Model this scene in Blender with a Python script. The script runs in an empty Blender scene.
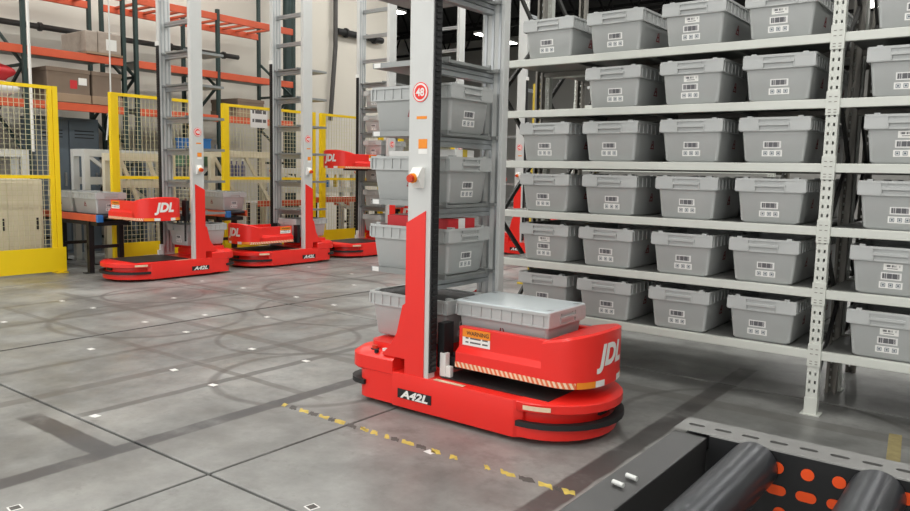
import bpy, bmesh, math, random
from mathutils import Vector, Matrix
random.seed(7)
SC = bpy.context.scene
COL = SC.collection
R = math.radians

# ------------------------------------------------------------------ camera
cam_d = bpy.data.cameras.new('camera'); cam = bpy.data.objects.new('camera', cam_d); COL.objects.link(cam)
YAW, PITCH, ROLL, FPX, CAMZ = -0.648882, 0.110450, 0.020598, 751.95, 1.3395
_f = Vector((math.sin(YAW)*math.cos(PITCH), math.cos(YAW)*math.cos(PITCH), -math.sin(PITCH)))
_r = Vector((math.cos(YAW), -math.sin(YAW), 0)); _u = _r.cross(_f)
_r2 = math.cos(ROLL)*_r + math.sin(ROLL)*_u; _u2 = -math.sin(ROLL)*_r + math.cos(ROLL)*_u
cam.matrix_world = Matrix(((_r2.x, _u2.x, -_f.x, 0), (_r2.y, _u2.y, -_f.y, 0), (_r2.z, _u2.z, -_f.z, CAMZ), (0, 0, 0, 1)))
cam_d.sensor_width = 36; cam_d.lens = FPX*36/910; cam_d.clip_start = 0.05; cam_d.clip_end = 200
SC.camera = cam
# ------------------------------------------------------------------ world, exposure
w = bpy.data.worlds.new('hall_air'); SC.world = w; w.use_nodes = True
bg = w.node_tree.nodes['Background']; bg.inputs[0].default_value = (1.0, 0.985, 0.965, 1); bg.inputs[1].default_value = 1.15
SC.view_settings.view_transform = 'Standard'; SC.view_settings.look = 'None'
SC.view_settings.gamma = 1; SC.view_settings.use_curve_mapping = False
SC.view_settings.exposure = 0.5
LAMP_W = 46.0

# ------------------------------------------------------------------ materials
def lin(c):
    return tuple(((v/255)/12.92 if v/255 <= .04045 else ((v/255+.055)/1.055)**2.4) for v in c)
MATS = {}
def mat(name, rgb, rough=.5, metal=0., var=.06, scale=6., bump=0., bscale=60., spec=.5, emit=0.):
    m = bpy.data.materials.new(name); m.use_nodes = True; nt = m.node_tree; N = nt.nodes; L = nt.links
    b = N['Principled BSDF']; c = lin(rgb)
    b.inputs['Roughness'].default_value = rough; b.inputs['Metallic'].default_value = metal
    b.inputs['Specular IOR Level'].default_value = spec
    tc = N.new('ShaderNodeTexCoord')
    if var > 0:
        n = N.new('ShaderNodeTexNoise'); n.inputs['Scale'].default_value = scale; n.inputs['Detail'].default_value = 4
        L.new(tc.outputs['Object'], n.inputs['Vector'])
        mx = N.new('ShaderNodeMix'); mx.data_type = 'RGBA'
        mx.inputs[6].default_value = tuple(v*(1-var*1.6) for v in c)+(1,); mx.inputs[7].default_value = tuple(min(1, v*(1+var*1.6)) for v in c)+(1,)
        L.new(n.outputs['Fac'], mx.inputs[0]); L.new(mx.outputs[2], b.inputs['Base Color'])
    else:
        b.inputs['Base Color'].default_value = c+(1,)
    if bump > 0:
        n2 = N.new('ShaderNodeTexNoise'); n2.inputs['Scale'].default_value = bscale; L.new(tc.outputs['Object'], n2.inputs['Vector'])
        bp = N.new('ShaderNodeBump'); bp.inputs['Strength'].default_value = bump; bp.inputs['Distance'].default_value = .01
        L.new(n2.outputs['Fac'], bp.inputs['Height']); L.new(bp.outputs[0], b.inputs['Normal'])
    if emit > 0:
        b.inputs['Emission Color'].default_value = c+(1,); b.inputs['Emission Strength'].default_value = emit
    MATS[name] = m; return m
M = MATS
mat('tote_grey', (176, 179, 178), .45, 0, .05, 5, .04)
mat('lid_grey', (205, 214, 217), .29, 0, .02)
mat('red_paint', (232, 44, 36), .32, 0, .03, 3)
mat('red_mark', (128, 36, 44), .6, 0, 0)
mat('column_white', (200, 202, 200), .4, .1, .03)
mat('alu', (176, 180, 182), .32, .75, .05, 8)
mat('steel_grey', (150, 153, 152), .4, .6, .08, 6)
mat('rubber', (26, 26, 27), .6, 0, .1)
mat('black_paint', (22, 23, 25), .45, 0, .1)
mat('dark_plate', (48, 44, 44), .5, .2, .15, 6)
mat('white_plain', (228, 228, 224), .5, 0, 0)
mat('label_white', (225, 225, 222), .5, 0, 0)
mat('orange_label', (236, 140, 30), .5, 0, 0)
mat('cream_strip', (226, 200, 170), .5, 0, .1, 40)
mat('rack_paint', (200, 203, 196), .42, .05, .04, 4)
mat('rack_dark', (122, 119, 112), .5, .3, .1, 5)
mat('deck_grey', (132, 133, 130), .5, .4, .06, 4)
mat('brace_dark', (64, 64, 62), .5, .4, .1)
mat('yellow_paint', (242, 208, 20), .42, 0, .04, 3)
mat('wire_pale', (205, 200, 165), .5, .2, 0)
mat('orange_beam', (204, 88, 54), .5, .05, .12, 4)
mat('green_post', (44, 62, 60), .5, .2, .12, 4)
mat('wall_grey', (178, 177, 173), .8, 0, .06, .8)
mat('wall_paint', (206, 201, 190), .75, 0, .05, .8)
mat('cardboard', (122, 106, 92), .85, 0, .12, 4)
mat('cardboard_light', (150, 128, 106), .85, 0, .1, 4)
mat('wrap_film', (160, 148, 136), .3, 0, .2, 9, .3, 30)
mat('cream_machine', (214, 207, 184), .5, 0, .04)
mat('white_steel', (204, 206, 203), .45, .1, .04)
mat('slate', (100, 112, 122), .55, .2, .08)
mat('pipe_dark', (72, 70, 68), .5, .3, .1)
mat('ceiling_dark', (50, 50, 50), .9, 0, .1)
mat('truss_black', (26, 26, 27), .6, .3, .1)
mat('blue_plastic', (40, 110, 180), .4, 0, .03)
mat('green_plastic', (110, 150, 120), .45, 0, .03)
mat('estop_red', (205, 60, 30), .35, 0, 0)
mat('roller_steel', (76, 78, 82), .33, .7, 0)
mat('frame_dark', (78, 78, 78), .42, .6, .1, 8)
mat('rail_grey', (118, 118, 116), .45, .4, .06, 8)
mat('hole_orange', (240, 82, 20), .6, 0, .05, 20, 0)
mat('carton_red', (190, 40, 45), .6, 0, .1, 12)
mat('carton_white', (225, 225, 222), .6, 0, .05, 12)
mat('tape_yellow', (196, 174, 84), .7, 0, .3, 25)
mat('tape_black', (84, 81, 78), .7, 0, .2, 25)
mat('tape_faded', (150, 138, 96), .8, 0, .3, 20)
mat('dull_yellow', (196, 170, 50), .6, 0, .1)
mat('bottle_purple', (90, 90, 130), .4, 0, .1)
m = mat('lamp_glow', (255, 252, 245), .5, 0, 0, emit=9.0)

def uvmat(name, build):
    m = bpy.data.materials.new(name); m.use_nodes = True; nt = m.node_tree
    b = nt.nodes['Principled BSDF']; b.inputs['Roughness'].default_value = .5
    uv = nt.nodes.new('ShaderNodeUVMap'); sep = nt.nodes.new('ShaderNodeSeparateXYZ'); nt.links.new(uv.outputs[0], sep.inputs[0])
    def val(v):
        n = nt.nodes.new('ShaderNodeValue'); n.outputs[0].default_value = v; return n.outputs[0]
    def op(o, a, c=None):
        n = nt.nodes.new('ShaderNodeMath'); n.operation = o
        for i, q in enumerate((a, c)):
            if q is None: continue
            if isinstance(q, (int, float)): n.inputs[i].default_value = q
            else: nt.links.new(q, n.inputs[i])
        return n.outputs[0]
    def mix(f, c1, c2):
        n = nt.nodes.new('ShaderNodeMix'); n.data_type = 'RGBA'; nt.links.new(f, n.inputs[0])
        for i, q in ((6, c1), (7, c2)):
            if isinstance(q, tuple): n.inputs[i].default_value = lin(q)+(1,)
            else: nt.links.new(q, n.inputs[i])
        return n.outputs[2]
    def wn(v):
        n = nt.nodes.new('ShaderNodeTexWhiteNoise'); n.noise_dimensions = '1D'; nt.links.new(v, n.inputs['W']); return n.outputs['Value']
    nt.links.new(build(sep.outputs[0], sep.outputs[1], op, mix, wn), b.inputs['Base Color'])
    M[name] = m
def band(op, v, a, b): return op('MULTIPLY', op('GREATER_THAN', v, a), op('LESS_THAN', v, b))
def _barcode(u, v, op, mix, wn):
    inside = op('MULTIPLY', band(op, u, .07, .93), band(op, v, .16, .86))
    bars = op('GREATER_THAN', wn(op('FLOOR', op('MULTIPLY', u, 70))), .12)
    return mix(op('MULTIPLY', inside, bars), (222, 222, 220), (92, 92, 96))
uvmat('barcode_print', _barcode)
def _smalltext(u, v, op, mix, wn):
    a = op('MULTIPLY', band(op, u, .12, .88), band(op, v, .5, .82)); bars = op('GREATER_THAN', wn(op('FLOOR', op('MULTIPLY', u, 30))), .45)
    b = op('MULTIPLY', band(op, u, .2, .75), band(op, v, .22, .34))
    return mix(op('MAXIMUM', op('MULTIPLY', a, bars), b), (232, 232, 228), (110, 110, 112))
uvmat('barcode_slip', _smalltext)
def _stripe(u, v, op, mix, wn):
    s = op('FRACT', op('ADD', op('MULTIPLY', u, 1.0), op('MULTIPLY', v, .55)))
    return mix(op('GREATER_THAN', s, .5), (232, 206, 176), (222, 112, 66))
uvmat('hazard_stripe', _stripe)
def _lines(u, v, op, mix, wn):
    a = op('MULTIPLY', band(op, u, .08, .92), op('GREATER_THAN', op('FRACT', op('MULTIPLY', v, 2.0)), .62))
    br = op('GREATER_THAN', wn(op('FLOOR', op('MULTIPLY', u, 18))), .25)
    return mix(op('MULTIPLY', a, br), (230, 230, 226), (90, 88, 88))
uvmat('fine_print', _lines)

# ------------------------------------------------------------------ mesh helpers
class MB:
    def __init__(s): s.v = []; s.f = []; s.m = []; s.uv = []
    def face(s, idx, mi=0, uv=None): s.f.append(idx); s.m.append(mi); s.uv.append(uv)
    def add(s, pts):
        b = len(s.v); s.v += [tuple(p) for p in pts]; return b
    def box(s, x0, x1, y0, y1, z0, z1, mi=0, mtx=None):
        P = [Vector((x, y, z)) for z in (z0, z1) for y in (y0, y1) for x in (x0, x1)]
        if mtx: P = [mtx @ p for p in P]
        b = s.add(P)
        for q in ((0, 2, 3, 1), (4, 5, 7, 6), (0, 1, 5, 4), (2, 6, 7, 3), (0, 4, 6, 2), (1, 3, 7, 5)): s.face([b+i for i in q], mi)
        return s
    def bar(s, p, q, w, h=None, mi=0):
        h = h or w; p = Vector(p); q = Vector(q); d = (q-p); L = d.length; z = d.normalized()
        up = Vector((0, 0, 1)) if abs(z.z) < .95 else Vector((1, 0, 0))
        x = up.cross(z).normalized(); y = z.cross(x)
        mtx = Matrix(((x.x, y.x, z.x, p.x), (x.y, y.y, z.y, p.y), (x.z, y.z, z.z, p.z), (0, 0, 0, 1)))
        return s.box(-w/2, w/2, -h/2, h/2, 0, L, mi, mtx)
    def cyl(s, p, q, r, n=12, mi=0, r2=None):
        r2 = r if r2 is None else r2
        p = Vector(p); q = Vector(q); z = (q-p).normalized(); up = Vector((0, 0, 1)) if abs(z.z) < .95 else Vector((1, 0, 0))
        x = up.cross(z).normalized(); y = z.cross(x)
        A = [p+(x*math.cos(2*math.pi*i/n)+y*math.sin(2*math.pi*i/n))*r for i in range(n)]
        B = [q+(x*math.cos(2*math.pi*i/n)+y*math.sin(2*math.pi*i/n))*r2 for i in range(n)]
        b = s.add(A+B)
        for i in range(n): s.face([b+i, b+(i+1) % n, b+n+(i+1) % n, b+n+i], mi)
        s.face([b+i for i in range(n)][::-1], mi); s.face([b+n+i for i in range(n)], mi); return s
    def loft(s, rings, mi=0, cap0=True, cap1=True):
        n = len(rings[0]); bs = [s.add(r) for r in rings]
        for a, b in zip(bs, bs[1:]):
            for i in range(n): s.face([a+i, a+(i+1) % n, b+(i+1) % n, b+i], mi)
        if cap0: s.face([bs[0]+i for i in range(n)][::-1], mi)
        if cap1: s.face([bs[-1]+i for i in range(n)], mi)
        return s
    def prism(s, outline, z0, z1, mi=0): return s.loft([[(x, y, z0) for x, y in outline], [(x, y, z1) for x, y in outline]], mi)
    def ring(s, outer, inner, z0, z1, mi=0):
        n = len(outer)
        a = s.add([(x, y, z0) for x, y in outer]); b = s.add([(x, y, z1) for x, y in outer])
        c = s.add([(x, y, z1) for x, y in inner]); d = s.add([(x, y, z0) for x, y in inner])
        for i in range(n):
            j = (i+1) % n
            s.face([a+i, a+j, b+j, b+i], mi); s.face([b+i, b+j, c+j, c+i], mi); s.face([c+i, c+j, d+j, d+i], mi); s.face([d+i, d+j, a+j, a+i], mi)
        return s
    def quad(s, p0, p1, p2, p3, mi=0, uv=((0, 0), (1, 0), (1, 1), (0, 1))):
        b = s.add([p0, p1, p2, p3]); s.face([b, b+1, b+2, b+3], mi, list(uv)); return s
    def card(s, o, du, dv, n, th, mi=0):
        """thin slab with a printed front: o corner, du/dv edge vectors, n normal"""
        o, du, dv, n = Vector(o), Vector(du), Vector(dv), Vector(n).normalized()*th
        s.quad(o+n, o+du+n, o+du+dv+n, o+dv+n, mi)
        for a, c in ((o, du), (o+du, dv), (o+du+dv, -du), (o+dv, -dv)): s.quad(a, a+c, a+c+n, a+n, mi, ((0, 0),)*4)
        return s
    def mesh(s, name, mats, smooth=None, bevel=0):
        me = bpy.data.meshes.new(name); me.from_pydata(s.v, [], s.f); 
        for m_ in ([mats] if isinstance(mats, str) else mats): me.materials.append(M[m_])
        me.polygons.foreach_set('material_index', s.m)
        if any(u is not None for u in s.uv):
            L = me.uv_layers.new(name='UVMap')
            for p, u in zip(me.polygons, s.uv):
                if u:
                    for li, c in zip(p.loop_indices, u): L.data[li].uv = c
        if bevel > 0:
            bm = bmesh.new(); bm.from_mesh(me); bmesh.ops.remove_doubles(bm, verts=bm.verts, dist=1e-5)
            bmesh.ops.recalc_face_normals(bm, faces=bm.faces)
            ed = [e for e in bm.edges if len(e.link_faces) == 2 and e.calc_face_angle(0) > R(35)]
            bmesh.ops.bevel(bm, geom=ed, offset=bevel, segments=2, profile=.6, affect='EDGES', clamp_overlap=True)
            bm.to_mesh(me); bm.free()
        if smooth is not None:
            me.polygons.foreach_set('use_smooth', [True]*len(me.polygons)); me.set_sharp_from_angle(angle=R(smooth))
        me.update(); return me
def link(name, me, parent=None, loc=(0, 0, 0), rot=(0, 0, 0)):
    o = bpy.data.objects.new(name, me); COL.objects.link(o); o.location = loc; o.rotation_euler = rot
    if parent is not None: o.parent = parent
    return o
def tag(o, label=None, cat=None, group=None, kind=None):
    if label: o['label'] = label
    if cat: o['category'] = cat
    if group: o['group'] = group
    if kind: o['kind'] = kind
    return o
def empty(name, label, cat, loc=(0, 0, 0), rz=0, group=None):
    o = bpy.data.objects.new(name, None); COL.objects.link(o); o.location = loc; o.rotation_euler = (0, 0, rz); o.empty_display_size = .1
    return tag(o, label, cat, group)
CACHE = {}
def cached(key, fn):
    if key not in CACHE: CACHE[key] = fn()
    return CACHE[key]
def text2d(body, size, shear=0., bold=0.):
    c = bpy.data.curves.new('lettering', 'FONT'); c.body = body; c.size = size; c.shear = shear; c.offset = bold; c.align_x = 'CENTER'; c.align_y = 'CENTER'
    c.resolution_u = 4
    o = bpy.data.objects.new('lettering', c); me = o.to_mesh()
    V = [tuple(v.co) for v in me.vertices]; Fc = [list(p.vertices) for p in me.polygons]
    o.to_mesh_clear(); bpy.data.objects.remove(o); bpy.data.curves.remove(c)
    xs = [v[0] for v in V]; ys = [v[1] for v in V]; cx = (min(xs)+max(xs))/2; cy = (min(ys)+max(ys))/2
    return [(v[0]-cx, v[1]-cy) for v in V], Fc
def put_text(mb, body, size, fn, mi=0, shear=0., bold=0., sx=1.):
    V, Fc = text2d(body, size, shear, bold); b = mb.add([fn(x*sx, y) for x, y in V])
    for f in Fc: mb.face([b+i for i in f], mi)

# ------------------------------------------------------------------ floor
fm = bpy.data.materials.new('polished_concrete'); fm.use_nodes = True; nt = fm.node_tree; N = nt.nodes; L = nt.links
pb = N['Principled BSDF']; geo = N.new('ShaderNodeNewGeometry'); sp = N.new('ShaderNodeSeparateXYZ'); L.new(geo.outputs['Position'], sp.inputs[0])
def noise(scale, detail=5, rough=.55, vec=None):
    n = N.new('ShaderNodeTexNoise'); n.inputs['Scale'].default_value = scale; n.inputs['Detail'].default_value = detail; n.inputs['Roughness'].default_value = rough
    L.new(vec or geo.outputs['Position'], n.inputs['Vector']); return n.outputs['Fac']
def mth(o, a, b=None, c=None):
    n = N.new('ShaderNodeMath'); n.operation = o
    for i, q in enumerate((a, b, c)):
        if q is None: continue
        if isinstance(q, (int, float)): n.inputs[i].default_value = q
        else: L.new(q, n.inputs[i])
    return n.outputs[0]
def ramp(v, a, b):
    n = N.new('ShaderNodeMapRange'); n.inputs[1].default_value = a; n.inputs[2].default_value = b; L.new(v, n.inputs[0]); return n.outputs[0]
def mixc(f, a, b):
    n = N.new('ShaderNodeMix'); n.data_type = 'RGBA'; L.new(f, n.inputs[0])
    for i, q in ((6, a), (7, b)):
        if isinstance(q, tuple): n.inputs[i].default_value = lin(q)+(1,)
        else: L.new(q, n.inputs[i])
    return n.outputs[2]
X_, Y_ = sp.outputs[0], sp.outputs[1]
wob = mth('MULTIPLY', mth('SUBTRACT', noise(5, 4), .5), .03)
wear = noise(2.3, 5, .65)
def strip(u, v, c, half, v0, v1, soft=.007):
    """worn band along v, centred on u=c"""
    d = mth('ABSOLUTE', mth('ADD', mth('SUBTRACT', u, c), wob))
    a = ramp(d, half+soft, half-soft)
    b = mth('MULTIPLY', ramp(v, v0-.03, v0+.03), ramp(v, v1+.03, v1-.03))
    return mth('MULTIPLY', a, b)
def arc(cx, cy, r, half):
    dx = mth('SUBTRACT', X_, cx); dy = mth('SUBTRACT', Y_, cy)
    d = mth('SQRT', mth('ADD', mth('MULTIPLY', dx, dx), mth('MULTIPLY', dy, dy)))
    return ramp(mth('ABSOLUTE', mth('ADD', mth('SUBTRACT', d, r), wob)), half*1.6, half*.5)
base = mixc(ramp(noise(1.1, 7, .65), .36, .64), (106, 107, 105), (154, 155, 152))
base = mixc(mth('MULTIPLY', ramp(noise(2.6, 8, .7), .46, .68), .6), base, (102, 102, 99))
base = mixc(mth('MULTIPLY', ramp(noise(8, 8, .75), .56, .7), .4), base, (84, 82, 79))
wm = ramp(wear, .2, .45)
def lay(base, mask, col, amt): return mixc(mth('MULTIPLY', mth('MULTIPLY', mask, wm), amt), base, col)
base = lay(base, strip(X_, Y_, -3.33, .055, .2, 4.2), (72, 72, 73), .95)
base = lay(base, strip(Y_, X_, 1.735, .06, -4.15, -3.3), (72, 72, 73), .95)
base = lay(base, strip(X_, Y_, -1.47, .06, 1.6, 5.4), (70, 68, 67), .9)
base = lay(base, strip(X_, Y_, -5.765, .018, -4., 14.), (58, 57, 56), .95)
base = lay(base, strip(X_, Y_, -3.95, .035, 1.9, 5.5), (84, 83, 81), .7)
base = lay(base, strip(X_, Y_, -4.45, .05, 1.4, 6.5), (88, 86, 83), .6)
base = lay(base, strip(X_, Y_, -5.1, .03, 1.0, 9.), (84, 83, 81), .6)
base = lay(base, strip(X_, Y_, -6.6, .04, 0., 11.), (88, 86, 83), .6)
base = lay(base, strip(X_, Y_, -7.5, .03, 0., 11.), (84, 83, 81), .6)
base = lay(base, strip(Y_, X_, 2.96, .03, -7.5, -3.2), (88, 86, 83), .6)
base = lay(base, strip(Y_, X_, 3.7, .05, -8., -3.6), (92, 90, 87), .55)
base = lay(base, strip(Y_, X_, 5.0, .05, -9., -3.6), (92, 90, 87), .55)
base = lay(base, strip(Y_, X_, 6.6, .05, -9., -3.6), (90, 88, 86), .55)
base = lay(base, strip(Y_, X_, 4.42, .07, -3., 2.), (92, 90, 86), .5)
for (cx, cy, r, h) in ((-3.6, 3.25, .62, .025), (-4.6, 3.9, .55, .02), (-6.1, 3.6, .8, .025), (-7.2, 4.3, .5, .02), (-6.3, 5.9, .7, .025), (-5.2, 5.2, .9, .02), (-1.0, 4.1, .8, .02)):
    base = lay(base, arc(cx, cy, r, h), (82, 80, 78), .6)
# scuff marks by the nose of the moving robot
sc = mth('MULTIPLY', ramp(noise(9, 6, .75), .55, .68), mth('MULTIPLY', ramp(mth('ABSOLUTE', mth('SUBTRACT', X_, -1.25)), .4, .1), ramp(mth('ABSOLUTE', mth('SUBTRACT', Y_, 3.7)), .5, .1)))
base = mixc(mth('MULTIPLY', sc, .8), base, (44, 42, 40))
sc2 = mth('MULTIPLY', ramp(noise(5, 6, .7), .5, .66), mth('MULTIPLY', ramp(mth('ABSOLUTE', mth('SUBTRACT', X_, -2.2)), 1.3, .5), ramp(mth('ABSOLUTE', mth('SUBTRACT', Y_, 2.75)), .5, .1)))
base = mixc(mth('MULTIPLY', sc2, .45), base, (78, 72, 68))
L.new(base, pb.inputs['Base Color'])
rg = N.new('ShaderNodeMapRange'); rg.inputs[1].default_value = .3; rg.inputs[2].default_value = .7; rg.inputs[3].default_value = .29; rg.inputs[4].default_value = .5
L.new(noise(2.5, 3, .5), rg.inputs[0]); L.new(rg.outputs[0], pb.inputs['Roughness'])
bp = N.new('ShaderNodeBump'); bp.inputs['Strength'].default_value = .03; bp.inputs['Distance'].default_value = .01
L.new(noise(9, 4, .5), bp.inputs['Height']); L.new(bp.outputs[0], pb.inputs['Normal'])
M['polished_concrete'] = fm
mat('joint_filler', (42, 41, 40), .7, 0, .1)

floor = link('floor', MB().box(-24, 8, -6, 30, -.06, -.012).mesh('floor', 'joint_filler')); tag(floor, 'polished grey concrete floor in large cut slabs', kind='structure')
def slab_mesh():
    g = .008; return MB().loft([[(g, g, -.05), (3-g, g, -.05), (3-g, 3-g, -.05), (g, 3-g, -.05)], [(g, g, -.003), (3-g, g, -.003), (3-g, 3-g, -.003), (g, 3-g, -.003)],
        [(g+.003, g+.003, 0), (3-g-.003, g+.003, 0), (3-g-.003, 3-g-.003, 0), (g+.003, 3-g-.003, 0)]]).mesh('slab', 'polished_concrete')
sm = slab_mesh()
for i in range(-7, 4):
    for j in range(-2, 9):
        link('slab', sm, floor, (-2.765+3*i, 1.888+3*j, 0))

# ------------------------------------------------------------------ walls and ceiling
WX = -12.45
def structure(name, mb, m_, label=None, **k):
    o = link(name, mb.mesh(name, m_, **k)); tag(o, label, kind='structure'); return o
structure('wall_left', MB().box(WX-.2, WX, -6, 13.9, 0, 7.6), 'wall_paint', 'pale painted wall behind the orange pallet racking')
structure('wall_return', MB().box(-24, WX, 13.7, 13.9, 0, 7.6), 'wall_paint', 'pale wall turning away past the pallet racking')
structure('wall_back', MB().box(-24, 8, 29.8, 30, 0, 7.6), 'wall_grey', 'far wall of the warehouse')
structure('wall_right', MB().box(7.8, 8, -6, 30, 0, 7.6), 'wall_grey', 'side wall of the warehouse')
structure('wall_far', MB().box(-24.2, -24, 13.9, 30, 0, 7.6), 'wall_grey', 'grey end wall of the hall beyond the pallet racking')
structure('ceiling', MB().box(-24, 8, -6, 30, 7.6, 7.75), 'ceiling_dark', 'dark ceiling deck of the warehouse')
# dark roof trusses
def truss_parts():
    a = MB().box(-12, 20, -.05, .05, -.05, .05).mesh('bottom_chord', 'truss_black')
    b = MB().box(-12, 20, -.05, .05, .95, 1.05).mesh('top_chord', 'truss_black')
    wmb = MB(); x = -12
    while x < 19.5:
        wmb.bar((x, 0, 0), (x+.5, 0, 1), .05); wmb.bar((x+.5, 0, 1), (x+1, 0, 0), .05); x += 1
    return a, b, wmb.mesh('web', 'truss_black')
ta, tb, tw = truss_parts()
for i, y in enumerate((2, 6.5, 11, 15, 18.5, 22, 25.5)):
    t = empty('roof_truss', 'black open-web steel roof truss spanning the hall under the dark ceiling', 'truss', (-12.2 if y < 13.5 else -12, y, 6.35), 0, 'black roof trusses')
    link('bottom_chord', ta, t); link('top_chord', tb, t); tag(link('web', tw, t), kind='stuff')
# ------------------------------------------------------------------ strip lamps
def lamp_parts():
    h = MB().box(-.14, .14, -1.2, 1.2, .03, .1).mesh('housing', 'white_steel', bevel=.01)
    d = MB().box(-.12, .12, -1.17, 1.17, 0, .03).mesh('diffuser', 'lamp_glow')
    c = MB(); [c.cyl((0, y, .1), (0, y, 1.5), .006, 6) for y in (-.9, .9)]
    return h, d, c.mesh('suspension_cable', 'pipe_dark')
lh, ld, lc = lamp_parts()
for x in (-15.5, -10.6, -7.2, -3.8, -.4, 3.0):
    for y in (-2.5, 2.2, 6.9, 11.6, 16.4, 22.6):
        if x < -12 and y < 13: continue
        t = empty('strip_lamp', 'white LED strip lamp hanging below the dark roof trusses', 'lamp', (x, y, 6.05), 0, 'LED strip lamps')
        link('housing', lh, t); link('diffuser', ld, t); link('suspension_cable', lc, t)
        ad = bpy.data.lights.new('strip_light', 'AREA'); ad.shape = 'RECTANGLE'; ad.size = .24; ad.size_y = 2.3; ad.energy = LAMP_W; ad.color = (1, .985, .95)
        ao = bpy.data.objects.new('strip_light', ad); COL.objects.link(ao); ao.parent = t; ao.location = (0, 0, -.01)

# ------------------------------------------------------------------ totes
def sup(cx, cy, hw, hl, r, n=3):
    """rounded rectangle outline"""
    pts = []
    for (sx, sy, a0) in ((1, -1, -90), (1, 1, 0), (-1, 1, 90), (-1, -1, 180)):
        for k in range(n+1):
            a = R(a0+90*k/n); pts.append((cx+sx*(hw-r)+r*math.cos(a), cy+sy*(hl-r)+r*math.sin(a)))
    return pts
TH = .26
def hw_at(z): return .163+.027*z/TH, .263+.027*z/TH
def tote_meshes():
    D = {}
    b = MB(); rr = .02
    def o(z, off=0): a, c = hw_at(z); return [(x, y, z) for x, y in sup(0, 0, a+off, c+off, rr)]
    b.loft([o(0, -.01), o(.012), o(.25)], cap1=False)
    b.loft([o(.25, -.004), o(.01, -.006)], cap0=False)
    D['body'] = b.mesh('body', 'tote_grey', 40)
    r = MB()
    r.ring(sup(0, 0, .2, .3, .018), sup(0, 0, .183, .283, .012), .248, .262)          # top lip
    r.ring(sup(0, 0, .192, .292, .014), sup(0, 0, .183, .283, .012), .188, .248)
    r.ring(sup(0, 0, .197, .297, .016), sup(0, 0, .18, .28, .012), .183, .191)          # lower flange
    for sy in (-1, 1):
        for (x0, x1) in ((-.197, -.085), (.085, .197)):
            y0, y1 = sorted((sy*.288, sy*.2985)); r.box(x0, x1, y0, y1, .188, .25)
        for x in (-.06, .06):
            y0, y1 = sorted((sy*.285, sy*.296)); r.box(x-.003, x+.003, y0, y1, .236, .25)
    for sx in (-1, 1):
        for k in range(9):
            y = -.26+k*.065; x0, x1 = sorted((sx*.186, sx*.198)); r.box(x0, x1, y-.004, y+.004, .188, .25)
    for sx in (-1, 1):
        for y in (-.27, .27): r.box(sx*.14-.014, sx*.14+.014, y-.018, y+.018, .258, .27)
    D['rim'] = r.mesh('rim', 'tote_grey')
    h = MB(); h.box(-.085, .085, -.012, .004, .214, .228); h.box(-.085, -.08, -.01, .012, .19, .228); h.box(.08, .085, -.01, .012, .19, .228)
    D['handle'] = h.mesh('handle', 'tote_grey')
    def lab(w, hgt, m_):
        return MB().card((-w/2, 0, -hgt/2), (w, 0, 0), (0, 0, hgt), (0, -1, 0), .0012).mesh('label', m_)
    D['barcode'] = lab(.098, .04, 'barcode_print'); D['codes'] = lab(.112, .036, 'label_white'); D['slip'] = lab(.09, .036, 'barcode_slip')
    # printed marks on the code label: three small grey framed boxes, no codes
    c = MB()
    for x in (-.036, 0, .036):
        for (a0, a1, z0, z1) in ((-.011, .011, .008, .011), (-.011, .011, -.011, -.008), (-.011, -.008, -.008, .008), (.008, .011, -.008, .008), (-.005, .005, -.005, .005)):
            c.quad((x+a0, -.0016, z0), (x+a1, -.0016, z0), (x+a1, -.0016, z1), (x+a0, -.0016, z1))
    D['codeprint'] = c.mesh('print', 'slate')
    e = MB()
    for tri in (((-.026, -.02), (-.012, -.02), (-.002, .026), (-.01, .026)), ((.026, -.02), (.012, -.02), (.002, .026), (.01, .026)), ((-.03, -.03), (.03, -.03), (.03, -.022), (-.03, -.022)), ((-.012, -.006), (.012, -.006), (.01, .003), (-.01, .003))):
        b_ = e.add([(0, y, z) for y, z in tri]); e.face([b_, b_+1, b_+2, b_+3])
    D['emblem'] = e.mesh('emblem', 'red_mark')
    l = MB(); l.loft([[(x, y, .258) for x, y in sup(0, 0, .199, .299, .016)], [(x, y, .266) for x, y in sup(0, 0, .2, .3, .018)], [(x, y, .27) for x, y in sup(0, 0, .195, .295, .016)]])
    D['lid'] = l.mesh('lid', 'lid_grey')
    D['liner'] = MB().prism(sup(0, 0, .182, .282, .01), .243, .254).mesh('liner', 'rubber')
    return D
TOTE = tote_meshes()
TILT = math.atan2(.027, TH)
def tote(label, loc, rz=0, group=None, slip=False, lid=False, liner=False, detail=2, lab_dx=0):
    t = empty('storage_tote', label, 'tote', loc, rz, group)
    link('body', TOTE['body'], t); link('rim', TOTE['rim'], t)
    for s in (0, 1):
        rot = math.pi*s; c = -1 if s == 0 else 1
        link('handle', TOTE['handle'], t, (0, c*.293, 0), (0, 0, rot))
        if detail > 0:
            dx = lab_dx
            def on(z): return (dx, c*(hw_at(z)[1]+.0004), z)
            link('barcode_label', TOTE['barcode'], t, on(.105), (TILT*(1), 0, rot))
            k = link('code_label', TOTE['codes'], t, on(.056), (TILT, 0, rot)); link('print', TOTE['codeprint'], k)
            if slip and s == 0: link('paper_slip', TOTE['slip'], t, (dx-.006*c, on(.155)[1], .155), (TILT, 0, rot))
        link('emblem', TOTE['emblem'], t, ((1 if s else -1)*(hw_at(.12)[0]+.002), 0, .12), (0, TILT if s else -TILT, 0))
    if lid: tag(link('lid', TOTE['lid'], t), 'smooth pale blue-grey lid')
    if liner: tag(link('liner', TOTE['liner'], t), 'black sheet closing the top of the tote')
    return t

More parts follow.
